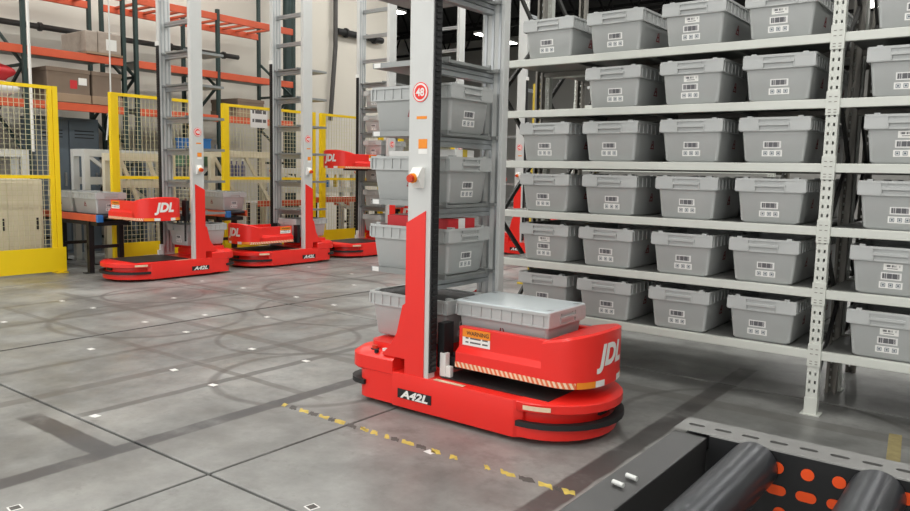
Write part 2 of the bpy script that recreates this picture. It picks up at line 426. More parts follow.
# ------------------------------------------------------------------ main shelving rack
RY = 4.575; LV = {k: 1.4297+.3525*(3-k) for k in range(1, 7)}; LV[0] = 2.98
PX = (-3.135, -.927, 1.281)                                     # left edges of the front uprights
def post_mesh(name, hgt, m_, depth=.05, wdt=.062):
    b = MB(); xs = [0, .012, .022, .040, .050, wdt]; z = 0.; zs = [0.]
    rows = []
    while z < hgt-.06: rows.append((z, z+.032, False)); rows.append((z+.032, z+.05, True)); z += .05
    rows.append((z, hgt, False))
    for (z0, z1, hole) in rows:
        if not hole: b.quad((0, 0, z0), (wdt, 0, z0), (wdt, 0, z1), (0, 0, z1), 0)
        else:
            for k in (0, 2, 4): b.quad((xs[k], 0, z0), (xs[k+1], 0, z0), (xs[k+1], 0, z1), (xs[k], 0, z1), 0)
            for k in (1, 3):                                     # slanted keyhole slots: inner reveal
                for (xa, xb) in ((xs[k], xs[k]), (xs[k+1], xs[k+1])): b.quad((xa, 0, z0), (xb, .003, z0), (xb, .003, z1), (xa, 0, z1))
    for x0, x1 in ((0, .003), (wdt-.003, wdt)): b.box(x0, x1, 0.0005, depth, 0, hgt)
    b.box(.003, .016, depth-.003, depth, 0, hgt); b.box(wdt-.016, wdt-.003, depth-.003, depth, 0, hgt)
    return b.mesh(name, m_)
def rack(label, x_left, ry, posts, levels, depth=.6, zmax=3.1, near=True, skip_left=False):
    rk = empty('shelving_rack', label, 'rack', (posts[0], ry, 0))
    ox = posts[0]
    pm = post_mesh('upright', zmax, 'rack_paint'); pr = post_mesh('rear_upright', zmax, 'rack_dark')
    conn = MB().box(-.004, .066, -.006, .03, -.06, .07).mesh('beam_connector', 'rack_paint', bevel=.002)
    foot = MB().box(-.02, .082, -.02, .07, 0, .006).box(-.003, .065, -.004, .045, .006, .1).mesh('foot_plate', 'rack_paint')
    slot = MB()
    for x in (.017, .045):
        for z in (-.045, -.03, .012, .04): slot.box(x-.007, x+.007, -.0075, -.0058, z-.002, z+.002)
    slm = slot.mesh('hook_slot', 'rack_dark')
    for i, p in enumerate(posts):
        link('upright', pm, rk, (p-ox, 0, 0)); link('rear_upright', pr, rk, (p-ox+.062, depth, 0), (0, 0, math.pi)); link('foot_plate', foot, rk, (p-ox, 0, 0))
        for k, z in levels.items():
            c = link('beam_connector', conn, rk, (p-ox, 0, z-.03)); tag(link('hook_slot', slm, c), kind='stuff')
        z = .12; side = 0; k = 0
        while z < zmax-.5:
            a = (p-ox+.031, .05 if side == 0 else depth-.05, z); bq = (p-ox+.031, depth-.05 if side == 0 else .05, z+.45)
            link('diagonal_brace', MB().bar(a, bq, .018, .03).mesh('diagonal_brace', 'brace_dark'), rk); z += .45; side = 1-side
    wd = posts[1]-posts[0]-.062
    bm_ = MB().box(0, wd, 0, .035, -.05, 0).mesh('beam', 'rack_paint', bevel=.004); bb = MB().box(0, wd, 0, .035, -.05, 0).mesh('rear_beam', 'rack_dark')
    dk = MB().box(0, wd, .037, depth-.04, -.018, -.001)
    for q in range(1, 4): dk.box(wd*q/4-.02, wd*q/4+.02, .037, depth-.04, -.045, -.018)
    dkm = dk.mesh('shelf_deck', 'deck_grey')
    for i in range(len(posts)-1):
        for k, z in levels.items():
            x = posts[i]-ox+.062
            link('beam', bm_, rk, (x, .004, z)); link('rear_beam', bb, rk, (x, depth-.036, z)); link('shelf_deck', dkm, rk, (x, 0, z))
    return rk
rack('pale grey slotted-post shelving rack stacked with grey totes beside the red robot', 0, RY, PX, LV)
ORD = {6: 'first', 5: 'second', 4: 'third', 3: 'fourth', 2: 'fifth', 1: 'sixth'}
CX = (-2.715, -2.225, -1.695, -1.205); CN = ('fourth', 'third', 'second', 'first')
SLIPS = {(1, 2), (1, 3), (2, 2), (5, 0)}
for k in range(1, 7):
    for c, x in enumerate(CX):
        if k == 2 and c == 0: continue
        tote('grey tote on the %s shelf up of the robot-side bay, %s from the post' % (ORD[k], CN[c]), (x+random.uniform(-.012, .012), RY+.31+random.uniform(-.008, .012), LV[k]+.0005),
             random.uniform(-.012, .012), 'totes in the four-tote bay', slip=(k, c) in SLIPS, lab_dx=random.uniform(-.02, .02))
    tote('grey tote on the %s rack shelf up, in the bay past the perforated post' % ORD[k], (-.55+random.uniform(-.012, .012), RY+.31, LV[k]+.0005),
         random.uniform(-.01, .01), 'totes across the perforated post', slip=k in (3, 5, 6), lab_dx=random.uniform(-.01, .02))

# ------------------------------------------------------------------ robots
def rrect(x0, x1, hw, rad0, tip=None, n=8, pw=2.0):
    """plan outline, rear corners rounded by rad0, front a half super-ellipse from x1 to tip; counter-clockwise"""
    pts = []
    if tip is None: pts += [(x1, -hw), (x1, hw)]
    else:
        for k in range(n*2+1):
            a = -math.pi/2+math.pi*k/(n*2); ca, sa = math.cos(a), math.sin(a)
            pts.append((x1+(tip-x1)*abs(ca)**(2/pw), hw*math.copysign(abs(sa)**(2/pw), sa)))
    if rad0 <= 0: pts += [(x0, hw), (x0, -hw)]
    else:
        for k in range(6): a = R(90+90*k/5); pts.append((x0+rad0+rad0*math.cos(a), hw-rad0+rad0*math.sin(a)))
        for k in range(6): a = R(180+90*k/5); pts.append((x0+rad0+rad0*math.cos(a), -hw+rad0+rad0*math.sin(a)))
    return pts
HW = .37
def zz(o, z): return [(x, y, z) for x, y in o]
LEVELS = [.36, .76, 1.16, 1.555, 1.945, 2.34, 2.735, 3.13, 3.52, 3.91]
NT = .985
def path_front(side, offs=.003):
    """polyline round the fork nose, from rear of the given side (-1 right, 1 left) to the tip"""
    pts = [(.2, side*.275), (.78, side*.275)]
    for k in range(1, 21):
        a = math.pi/2*(1-k/20); ca, sa = math.cos(a), math.sin(a)
        pts.append((.78+(NT-.78)*max(0, ca)**(2/2.4), side*.275*max(0, sa)**(2/2.4)))
    return [Vector((x, y, 0)) for x, y in pts]
def along(path, s, off):
    acc = 0
    for a, b in zip(path, path[1:]):
        l = (b-a).length
        if acc+l >= s or b is path[-1]:
            t = (b-a)/l; p = a+t*(s-acc); n = Vector((t.y, -t.x, 0))
            if n.dot(p-Vector((.6, 0, 0))) < 0: n = -n
            return p+n*off
        acc += l
def robot_meshes():
    D = {}
    c = MB()                                                     # chassis: low side panels plus nose
    c.prism([(-.17, -HW), (.64, -HW), (.68, -HW+.03), (.68, HW-.03), (.64, HW), (-.17, HW)], .025, .218)
    nb = rrect(.5, .66, HW-.012, 0, .99)
    c.prism(nb, .03, .1)
    c.prism(rrect(.5, .66, HW-.05, 0, .95), .09, .18)
    D['chassis'] = c.mesh('chassis', 'red_paint', 40, bevel=.004)
    D['nose_plate'] = MB().loft([zz(rrect(.655, .66, HW-.004, 0, 1.015), .168), zz(rrect(.655, .66, HW, 0, 1.02), .173), zz(rrect(.655, .66, HW, 0, 1.02), .212), zz(rrect(.655, .66, HW-.012, 0, 1.005), .222)]).mesh('nose_plate', 'red_paint', 40)
    fb = [(x, y) for x, y in rrect(.6, .66, HW+.012, 0, 1.03) if x > .6]; b = MB()
    fi = [(x, y) for x, y in rrect(.6, .66, HW-.02, 0, .98) if x > .6]
    n = len(fb); A = b.add(zz(fb, .092)+zz(fb, .118)+zz(fi, .118)+zz(fi, .092))
    for i in range(n-1):
        for q in range(4): b.face([A+q*n+i, A+q*n+i+1, A+((q+1) % 4)*n+i+1, A+((q+1) % 4)*n+i])
    b.face([A, A+n, A+2*n, A+3*n]); b.face([A+n-1, A+4*n-1, A+3*n-1, A+2*n-1])
    D['front_bumper'] = b.mesh('front_bumper', 'rubber', 40)
    D['sensor'] = MB().box(.945, .962, -.05, .05, .125, .16).mesh('lidar_sensor', 'black_paint', 40)
    rf = [(x, y) for x, y in rrect(.655, .66, HW+.002, 0, 1.022, 16) if x > .66 and y < 0][:5]; b = MB()
    for p, q in zip(rf, rf[1:]): b.quad((p[0], p[1], .18), (q[0], q[1], .18), (q[0], q[1], .203), (p[0], p[1], .203))
    D['reflector'] = b.mesh('reflector_strip', 'cream_strip', 40)
    rc = MB().loft([zz(rrect(-.54, -.17, HW-.01, .13), .19), zz(rrect(-.55, -.17, HW, .14), .2), zz(rrect(-.55, -.17, HW, .14), .275), zz(rrect(-.51, -.17, HW-.035, .12), .305)])
    rc.prism(rrect(-.47, -.17, HW-.004, .1), .03, .21)
    rc.prism(rrect(-.45, -.17, HW-.09, .08), .3, .345)
    D['rear_cover'] = rc.mesh('rear_cover', 'red_paint', 40)
    rb = MB()
    ro = [p for p in rrect(-.56, -.3, HW+.012, .15) if p[0] < -.299]; ri = [p for p in rrect(-.46, -.3, HW-.03, .1) if p[0] < -.299]
    ro = [(-.38, HW+.012)]+[p for p in ro if p[0] < -.31]+[(-.38, -HW-.012)]; ri = [(-.38, HW-.03)]+[p for p in ri if p[0] < -.31]+[(-.38, -HW+.03)]
    n = len(ro); A = rb.add(zz(ro, .105)+zz(ro, .132)+zz(ri, .132)+zz(ri, .105))
    for i in range(n-1):
        for q in range(4): rb.face([A+q*n+i, A+q*n+i+1, A+((q+1) % 4)*n+i+1, A+((q+1) % 4)*n+i])
    rb.face([A, A+n, A+2*n, A+3*n]); rb.face([A+n-1, A+4*n-1, A+3*n-1, A+2*n-1])
    D['rear_bumper'] = rb.mesh('rear_bumper', 'rubber', 40)
    dp = MB().box(.12, .80, -.3, .3, .221, .226).mesh('deck_plate', 'dark_plate'); D['deck_plate'] = dp
    wl = MB()
    for (x, y) in ((.3, -.3), (.3, .3), (-.35, -.2), (-.35, .2), (.75, 0.)): wl.cyl((x, y-.03, .05), (x, y+.03, .05), .05, 16)
    D['wheels'] = wl
    D['wheel'] = MB().cyl((0, -.03, .05), (0, .03, .05), .05, 18).mesh('wheel', 'rubber', 40)
    bd = MB().box(-.12, .12, -.004, 0, -.026, .026, 0)
    put_text(bd, 'A42L', .06, lambda x, y: (x, -.0052, y), 1, .25, .0025, 1.45)
    D['badge'] = bd.mesh('model_badge', ['black_paint', 'white_plain'])
    D['edge_label'] = MB().card((0, 0, 0), (.2, 0, 0), (0, .03, 0), (0, 0, 1), .001).mesh('edge_label', 'cream_strip')
    es = MB().cyl((0, 0, 0), (0, 0, .012), .024, 14, 0).cyl((0, 0, .012), (0, 0, .03), .017, 14, 1).cyl((.07, .01, 0), (.07, .01, .02), .016, 12, 2).cyl((.045, -.035, 0), (.045, -.035, .018), .013, 12, 0)
    D['buttons'] = es.mesh('control_buttons', ['rubber', 'estop_red', 'white_plain'], 40)
    # mast
    col = MB().box(-.08, .08, -.03, .03, .2, 4.3); D['column'] = col.mesh('mast_column', 'column_white', bevel=.006)
    inn = MB()
    for x in (-.05, 0, .05): inn.box(x-.008, x+.008, .03, .036, .25, 4.3)
    D['groove'] = inn.mesh('groove_rail', 'alu')
    ch = MB().box(.081, .09, -.026, .03, .25, 2.82); z = .27
    while z < 2.78: ch.box(.09, .097, -.018, .02, z, z+.014); z += .03
    D['chain'] = ch.mesh('chain_guide', 'black_paint')
    D['chain_cap'] = MB().box(.079, .1, -.028, .032, 2.82, 2.87).mesh('chain_cap', 'white_plain')
    rcv = MB().loft([[(-.084, -.036, .2), (.05, -.036, .2), (.05, .02, .2), (-.084, .02, .2)], [(-.084, -.036, 1.06), (.05, -.036, 1.13), (.05, .02, 1.13), (-.084, .02, 1.06)]])
    D['red_cover'] = rcv.mesh('column_cover', 'red_paint')
    fin = MB()
    o = [(-.26, .3), (-.08, .3), (-.08, .62), (-.11, .6), (-.15, .44), (-.2, .36)]
    a = fin.add([(x, -.03, z) for x, z in o]+[(x, .03, z) for x, z in o]); n = len(o)
    for i in range(n): fin.face([a+i, a+(i+1) % n, a+n+(i+1) % n, a+n+i])
    fin.face([a+i for i in range(n)][::-1]); fin.face([a+n+i for i in range(n)])
    D['fin'] = fin.mesh('gusset', 'red_paint')
    sg = MB().cyl((0, 0, 0), (0, -.003, 0), .052, 28, 0).cyl((0, -.003, 0), (0, -.004, 0), .047, 28, 1).cyl((0, -.004, 0), (0, -.005, 0), .038, 28, 0)
    put_text(sg, '48', .056, lambda x, y: (x, -.006, y), 1, 0, .0016)
    D['sign'] = sg.mesh('number_sign', ['red_paint', 'white_plain'])
    D['olabel'] = MB().card((-.03, 0, .0), (.06, 0, 0), (0, 0, .05), (0, -1, 0), .001, 0).mesh('warning_label', 'orange_label')
    D['wsub'] = MB().card((-.03, 0, -.028), (.06, 0, 0), (0, 0, .026), (0, -1, 0), .001, 0).mesh('info_label', 'white_plain')
    D['cstrip'] = MB().card((-.045, 0, .155), (.07, 0, 0), (0, 0, .015), (0, -1, 0), .001, 0).mesh('caution_strip', 'orange_label')
    sb = MB().loft([[(-.03, 0, -.06), (.03, 0, -.06), (.03, -.02, -.06), (-.03, -.02, -.06)], [(-.032, 0, .0), (.032, 0, 0), (.032, -.06, 0), (-.032, -.06, 0)], [(-.032, 0, .05), (.032, 0, .05), (.032, -.025, .05), (-.032, -.025, .05)]])
    sb.cyl((0, -.055, -.005), (0, -.07, -.008), .026, 16, 1); sb.cyl((0, -.07, -.008), (0, -.09, -.01), .02, 16, 2)
    D['stop'] = sb.mesh('emergency_stop', ['white_plain', 'orange_label', 'estop_red'])
    rg_ = MB()
    for z in (-.066, -.036): rg_.box(-.02, .03, -.3, .3, z-.011, z+.011)
    rg_.box(-.02, .015, -.3, .3, -.077, -.025)
    D['rung'] = rg_.mesh('cross_rung', 'alu')
    sh = MB().box(-.5, .06, -.19, .19, -.018, -.002).box(-.5, .06, -.2, -.185, -.018, .012).box(-.5, .06, .185, .2, -.018, .012)
    D['shelf'] = sh.mesh('shelf_plate', 'steel_grey')
    D['shelf_tag'] = MB().card((-.49, -.2005, -.016), (.05, 0, 0), (0, 0, .026), (0, -1, 0), .001).mesh('shelf_tag', 'label_white')
    br = MB().box(-.05, .06, -.29, -.27, -.02, .0).box(-.05, .06, .27, .29, -.02, .0).box(-.04, .02, -.3, .3, -.022, -.004); D['bracket'] = br.mesh('shelf_bracket', 'steel_grey')
    D['device'] = MB().box(-.02, .02, -.02, .02, 0, .13).box(.02, .05, -.015, .015, .0, .06).mesh('sensor_box', 'white_plain', bevel=.004)
    # fork tray (heights for the lowest position)
    tr = MB()
    lo = [(.2, -.275), (.80, -.275)]; 
    def side_sec(s):
        b0 = MB()
        sec = [(.275, .29), (.275, .375), (.243, .4), (.243, .512), (.205, .512), (.205, .29)]
        A = tr.add([(.2, s*y, z) for y, z in sec]+[(.79, s*y, z) for y, z in sec]); n = len(sec)
        for i in range(n): tr.face([A+i, A+(i+1) % n, A+n+(i+1) % n, A+n+i])
        tr.face([A+i for i in range(n)]); tr.face([A+n+i for i in range(n)])
    side_sec(-1); side_sec(1)
    tr.box(.16, .76, -.21, .21, .29, .371)
    D['tray'] = tr.mesh('fork_tray', 'red_paint', bevel=.003)
    ns = MB()
    nz = rrect(.735, .78, .275, 0, NT, 10, 2.4); nz2 = rrect(.74, .78, .262, 0, NT-.015, 10, 2.4)
    R3 = []
    for (z, o_) in ((.29, nz), (.5, nz), (.512, nz2)): R3.append([(x, y, z+((x-.735)*.24 if z > .45 else 0)) for x, y in o_])
    ns.loft(R3)
    D['nose'] = ns.mesh('tray_nose', 'red_paint', 40)
    for s in (-1, 1):
        pth = path_front(s); st = MB(); step = .01; x = 0.
        while x < .72:
            a = along(pth, x, .002); b_ = along(pth, x+step, .002)
            u0, u1 = x/.028, (x+step)/.028
            st.quad((a.x, a.y, .292), (b_.x, b_.y, .292), (b_.x, b_.y, .322), (a.x, a.y, .322), 0, ((u0, 0), (u1, 0), (u1, 1), (u0, 1))); x += step
        D['stripe%d' % s] = st.mesh('hazard_stripe', 'hazard_stripe', 40)
        ol = MB(); x = .725
        while x < .905:
            a = along(pth, x, .002); b_ = along(pth, x+step, .002)
            ol.quad((a.x, a.y, .292), (b_.x, b_.y, .292), (b_.x, b_.y, .324), (a.x, a.y, .324), 0 if x < .83 else 1); x += step
        D['nose_label%d' % s] = ol.mesh('nose_label', ['orange_label', 'white_plain'], 40)
        # warning label at the rear end of the upper side
        wl_ = MB(); y = s*.2445; d = .18*(1 if s < 0 else -1); xo = .225 if s < 0 else .405
        wl_.card((xo, y, .458), (d, 0, 0), (0, 0, .045), (0, s, 0), .001, 0)
        D['wprint%d' % s] = MB().card((xo, y, .413), (d, 0, 0), (0, 0, .0445), (0, s, 0), .001, 0).mesh('instruction_label', 'fine_print')
        put_text(wl_, 'WARNING', .03, lambda x, y_: (xo+d*.55+x*(1 if s < 0 else -1), y+s*.0018, .481+y_), 1, 0, .0006, 1.0)
        D['wlabel%d' % s] = wl_.mesh('warning_label', ['orange_label', 'black_paint'])
    lg = MB(); ph = [path_front(-1), path_front(1)]; TOT = sum((q-p).length for p, q in zip(ph[0], ph[0][1:]))
    def fn(x, y):
        p = along(ph[0], TOT+x-.01, .003) if x < .01 else along(ph[1], TOT-x+.01, .003); return (p.x, p.y, .432+y)
    V, Fc = text2d('JDL', .145, .22, .007)
    bm = bmesh.new(); vs = [bm.verts.new((x, y, 0)) for x, y in V]
    for f in Fc:
        try: bm.faces.new([vs[i] for i in f])
        except ValueError: pass
    for _ in range(2):
        bmesh.ops.triangulate(bm, faces=bm.faces[:])
        bmesh.ops.subdivide_edges(bm, edges=[e for e in bm.edges if e.calc_length() > .02], cuts=1)
    bmesh.ops.triangulate(bm, faces=bm.faces[:])
    bm.verts.index_update(); A = lg.add([fn(v.co.x*1.0, v.co.y) for v in bm.verts])
    for f in bm.faces: lg.face([A+v.index for v in f.verts])
    bm.free()
    D['logo'] = lg.mesh('logo_lettering', 'white_plain')
    ar = MB().box(.085, .2, -.24, .24, .27, .33).box(.085, .13, -.285, -.2, .27, .52).box(.085, .13, .2, .285, .27, .52).box(.3, .6, -.12, .12, .262, .29)
    D['carriage'] = ar.mesh('fork_carriage', 'black_paint')
    D['cable'] = MB().cyl((.12, .25, .27), (.12, .25, .02), .012, 8).mesh('cable_loop', 'rubber', 40)
    return D
RM = robot_meshes()
def robot(label, loc, rz, fork_dz=0., fork_rot=0., shelves=7, rungs=10):
    r = empty('picking_robot', label, 'robot', loc, rz, 'red tote-picking robots')
    ch = link('chassis', RM['chassis'], r); link('nose_plate', RM['nose_plate'], ch); tag(link('front_bumper', RM['front_bumper'], ch), 'black rubber bumper'); link('lidar_sensor', RM['sensor'], ch); link('reflector_strip', RM['reflector'], ch); link('reflector_strip', cached('refl', lambda: flipy(RM['reflector'])), ch)
    rc = link('rear_cover', RM['rear_cover'], r); tag(link('rear_bumper', RM['rear_bumper'], rc), 'black rubber bumper'); 
    link('control_buttons', RM['buttons'], rc, (-.36, -.31, .298))
    link('deck_plate', RM['deck_plate'], r)
    for (x, y) in ((.3, -.3), (.3, .3), (-.35, -.22), (-.35, .22), (.75, 0.)): link('wheel', RM['wheel'], r, (x, y, 0))
    for s in (-1, 1):
        rot = (0, 0, 0) if s < 0 else (0, 0, math.pi)
        tag(link('model_badge', RM['badge'], ch, (-.005, s*(HW+.0005), .105), rot), 'black badge lettered A42L')
        link('edge_label', RM['edge_label'], ch, (.12, -HW+.005 if s < 0 else HW-.035, .2205))
        c = link('mast_column', RM['column'], r, (0, s*.33, 0)); 
        link('groove_rail', RM['groove'], c, (0, 0, 0), (0, 0, 0 if s < 0 else math.pi))
        if s < 0: link('chain_guide', RM['chain'], c); link('chain_cap', RM['chain_cap'], c)
        cv = link('column_cover', cached('cov%d' % s, lambda: (RM['red_cover'] if s < 0 else flipy(RM['red_cover']))), c)
        link('gusset', RM['fin'], c)
        link('number_sign', RM['sign'], c, (0, s*.0305, 1.755), rot)
        for nm, ky in (('warning_label', 'olabel'), ('info_label', 'wsub'), ('caution_strip', 'cstrip')): link(nm, RM[ky], c, (.02*-s, s*.0305, 1.46), rot)
        link('emergency_stop', RM['stop'], c, (.005, s*.0305, 1.31), rot)
    for i, z in enumerate(LEVELS[:rungs]):
        if i == 0: continue
        link('cross_rung', RM['rung'], r, (-.02, 0, z))
        if i < shelves:
            p = link('shelf_plate', RM['shelf'], r, (0, 0, z)); link('shelf_tag', RM['shelf_tag'], p); link('shelf_bracket', RM['bracket'], p)
    link('sensor_box', RM['device'], r, (.125, -.27, .226))
    piv = Matrix.Translation((.62 if abs(fork_rot) < .1 else .45, 0, 0)) @ Matrix.Rotation(fork_rot, 4, 'Z') @ Matrix.Translation((-.62, 0, 0))
    def fl(name, key, par):
        o = link(name, RM[key], par)
        return o
    t = fl('fork_tray', 'tray', r); t.matrix_local = Matrix.Translation((0, 0, fork_dz)) @ piv
    fl('tray_nose', 'nose', t); tag(fl('logo_lettering', 'logo', t), 'white JDL lettering')
    for s in (-1, 1):
        fl('hazard_stripe', 'stripe%d' % s, t); fl('nose_label', 'nose_label%d' % s, t); fl('warning_label', 'wlabel%d' % s, t); fl('instruction_label', 'wprint%d' % s, t)
    link('fork_carriage', RM['carriage'], r, (0, 0, fork_dz)); 
    if fork_dz > .3: link('cable_loop', RM['cable'], r, (0, 0, fork_dz))
    return r
def flipy(me):
    m2 = me.copy(); 
    for v in m2.vertices: v.co.y = -v.co.y
    m2.flip_normals(); return m2
def robot_tote(org, rz, level_z, label, **k):
    c, s = math.cos(rz), math.sin(rz); lx, ly = k.pop('at', (-.22, 0))
    return tote(label, (org[0]+c*lx-s*ly, org[1]+s*lx+c*ly, level_z), rz+k.pop('turn', math.pi/2), k.pop('group', None), **k)

MAIN = (-2.6, 3.46)
robot('red robot gliding past the tote rack with a lidded tote on its fork tray', MAIN+(0,), 0, 0, 0)
TL = ('open grey tote with black top, lowest on the tower of the robot beside the rack',
      'grey tote holding red cartons on the tower of the robot beside the rack',
      'grey tote holding white and yellow cartons on the tower of the robot beside the rack',
      'topmost grey tote on the tower of the robot beside the rack')
for i in range(4):
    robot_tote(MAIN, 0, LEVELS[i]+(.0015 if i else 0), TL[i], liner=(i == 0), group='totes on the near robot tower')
robot_tote(MAIN, 0, .3715, 'grey tote with smooth pale lid lying in the red fork tray', at=(.42, 0.02), lid=True)
# cartons sticking out of the tower totes
def carton(label, loc, size, mats, rz=0, group=None):
    a, b, c = size; mb = MB().box(-a/2, a/2, -b/2, b/2, 0, c, 0); o = link('carton', mb.mesh('carton', mats[0], bevel=.003), None, loc, (0, 0, rz))
    tag(o, label, 'carton', group)
    tp = MB().box(-a/2-.001, a/2+.001, -b*.12, b*.12, c*.2, c+.001).mesh('tape_band', mats[1]); link('tape_band', tp, o); return o
carton('red carton with white band in a tote, far from the column', (-2.93, 3.42, .781), (.2, .2, .3), ('carton_red', 'carton_white'), .1)
carton('red carton with white band in a tote, close by the column', (-2.66, 3.45, .781), (.18, .24, .295), ('carton_red', 'carton_white'), -.05)
carton('white carton with yellow band standing up out of a tote', (-2.66, 3.47, 1.176), (.16, .2, .29), ('carton_white', 'dull_yellow'), .08)
carton('plain white carton standing in the tote with the yellow-banded one', (-2.94, 3.44, 1.176), (.2, .2, .28), ('carton_white', 'label_white'), -.06)

R1 = (-8.41, 5.42); R2 = (-8.45, 7.21); R3 = (-8.45, 8.96); R4 = (-8.45, 10.75); R5 = (-6.62, 10.76)
robot('red robot with tray turned sideways at chest height, by the conveyor gap', R1+(0,), -math.pi/2, .41, math.pi/2, shelves=7, rungs=9)
robot('red robot with empty tray lowered onto its base, between two parked robots', R2+(0,), -math.pi/2, .03, 0, shelves=7)
robot('red robot with tray raised high and tower full of totes', R3+(0,), -math.pi/2, 1.07, 0, shelves=7)
robot('farthest parked red robot of the row, mostly hidden by the tower of totes', R4+(0,), -math.pi/2, .2, 0, shelves=7)
robot('red robot standing in the aisle behind the end of the tote rack', R5+(0,), 0, .1, 0, shelves=6)
robot_tote(R1, -math.pi/2, LEVELS[0], 'grey tote on the base of the robot with its tray turned sideways')
robot_tote(R2, -math.pi/2, LEVELS[0], 'grey tote on the base of the robot with its tray lowered')
for i, n in enumerate(('lowest', 'second lowest', 'third', 'fourth', 'fifth', 'topmost')):
    robot_tote(R3, -math.pi/2, LEVELS[i]+(.0015 if i else 0), '%s grey tote on the tower of the robot with its tray raised' % n, group='totes on the full tower')
for i, n in enumerate(('lowest', 'middle', 'upper')):
    robot_tote(R4, -math.pi/2, LEVELS[i]+(.0015 if i else 0), '%s grey tote on the farthest parked robot' % n, group='totes on the farthest robot')

# ------------------------------------------------------------------ yellow safety fences
def fence(label, y0, y1, post0=True, post1=True, board=None):
    X0 = -9.49; f = empty('safety_fence', label, 'fence', (X0, y0, 0), 0, 'yellow mesh fence panels'); Ld = y1-y0
    pm = MB().box(-.03, .03, -.03, .03, 0, 2.27).box(-.07, .07, -.07, .07, 0, .012).mesh('post', 'yellow_paint', bevel=.003)
    if post0: link('post', pm, f, (0, .03, 0))
    if post1: link('post', pm, f, (0, Ld-.03, 0))
    fr = MB().box(-.018, .018, .06, Ld-.06, -.02, .02).mesh('rail', 'yellow_paint')
    link('top_rail', fr, f, (0, 0, 2.25)); link('middle_rail', fr, f, (0, 0, 1.18))
    link('kick_plate', MB().box(.02, .032, 0, Ld+.04, .02, .32).mesh('kick_plate', 'yellow_paint', bevel=.003), f)
    st = MB().box(-.02, .02, 0, .045, .02, 2.24).mesh('stile', 'yellow_paint'); link('stile', st, f, (0, .065, 0)); link('stile', st, f, (0, Ld-.11, 0))
    wm_ = MB(); y = .14
    while y < Ld-.1: wm_.box(-.0026, .0026, y-.0026, y+.0026, .1, 2.23); y += .06
    z = .36
    while z < 2.22: wm_.box(-.0026, .0026, .1, Ld-.1, z-.0026, z+.0026); z += .06
    tag(link('wire_mesh', wm_.mesh('wire_mesh', 'wire_pale'), f), kind='stuff')
    return f
fence('yellow mesh fence panel in front of the cream control cabinet', 2.85, 4.44)
fence('yellow mesh fence panel behind the robot with its tray turned sideways', 5.1, 6.37)
fence('yellow mesh fence panel with a paper notice, behind the lowered tray', 6.8, 8.6)
fence('yellow mesh fence panel behind the raised tray', 8.72, 10.25)
fence('farthest yellow mesh fence panel past the full tower', 10.7, 12.4)
nt_ = link('paper_notice', MB().card((-9.455, 7.28, 1.95), (0, .32, 0), (0, 0, .26), (1, 0, 0), .002).mesh('paper_notice', 'fine_print')); tag(nt_, 'white paper notice on the yellow mesh fence', 'notice')
nt2 = link('paper_notice', MB().card((-9.455, 5.75, 1.9), (0, .12, 0), (0, 0, .14), (1, 0, 0), .002).mesh('paper_notice', 'fine_print')); tag(nt2, 'small white card on the fence behind the sideways tray', 'notice')

# ------------------------------------------------------------------ infeed conveyors through the fence gaps
def infeed(label, y0, y1, x1, x0=-10.85, top=.735):
    c = empty('infeed_conveyor', label, 'conveyor', (x1, (y0+y1)/2, 0)); Ln = x1-x0; hw = (y1-y0)/2
    for s in (-1, 1):
        link('side_rail', MB().box(-Ln, 0, s*hw-.015, s*hw+.015, top-.085, top-.001).mesh('side_rail', 'orange_beam', bevel=.003), c)
        for x in (-.25, -1.0, -1.75):
            link('leg', MB().box(x-.03, x+.03, s*hw-.03+(-.03*s), s*hw+.03-(.03*s), 0, top-.085).box(x-.05, x+.05, s*hw-.05, s*hw+.05, 0, .01).mesh('leg', 'black_paint'), c)
    for x in (-.25, -1.0, -1.75): link('cross_bar', MB().box(x-.02, x+.02, -hw, hw, .3, .34).mesh('cross_bar', 'black_paint'), c)
    rm = MB().cyl((0, -hw+.016, 0), (0, hw-.016, 0), .024, 10).mesh('roller', 'roller_steel', 40); x = -.04
    while x > -Ln+.05: link('roller', rm, c, (x, 0, top-.024)); x -= .1
    link('under_tray', MB().box(-Ln+.05, -.05, -hw+.02, hw-.02, top-.14, top-.09).mesh('under_tray', 'black_paint'), c)
    link('end_cap', MB().box(0, .05, -hw-.02, -hw+.05, top-.09, top+.0).mesh('end_cap', 'blue_plastic', bevel=.006), c)
    return c
infeed('orange-railed roller conveyor with black legs beside the first fence panel', 4.62, 5.07, -8.95)
infeed('orange-railed roller conveyor reaching out between two fence panels behind robots', 6.42, 6.77, -8.9)
infeed('orange-railed roller conveyor behind the farthest fence panels', 10.34, 10.68, -9.0)
for i, x in enumerate((-9.33, -9.96)):
    tote(('end', 'second', 'third')[i]+' tote in the queue on the conveyor beside the first fence panel', (x, 4.845, .7355), math.pi/2, 'totes on the first conveyor')
for i, x in enumerate((-9.23, -9.86)):
    tote(('end', 'second')[i]+' tote in the queue on the conveyor behind the parked robots', (x, 6.6, .7355), math.pi/2, 'totes on the second conveyor')

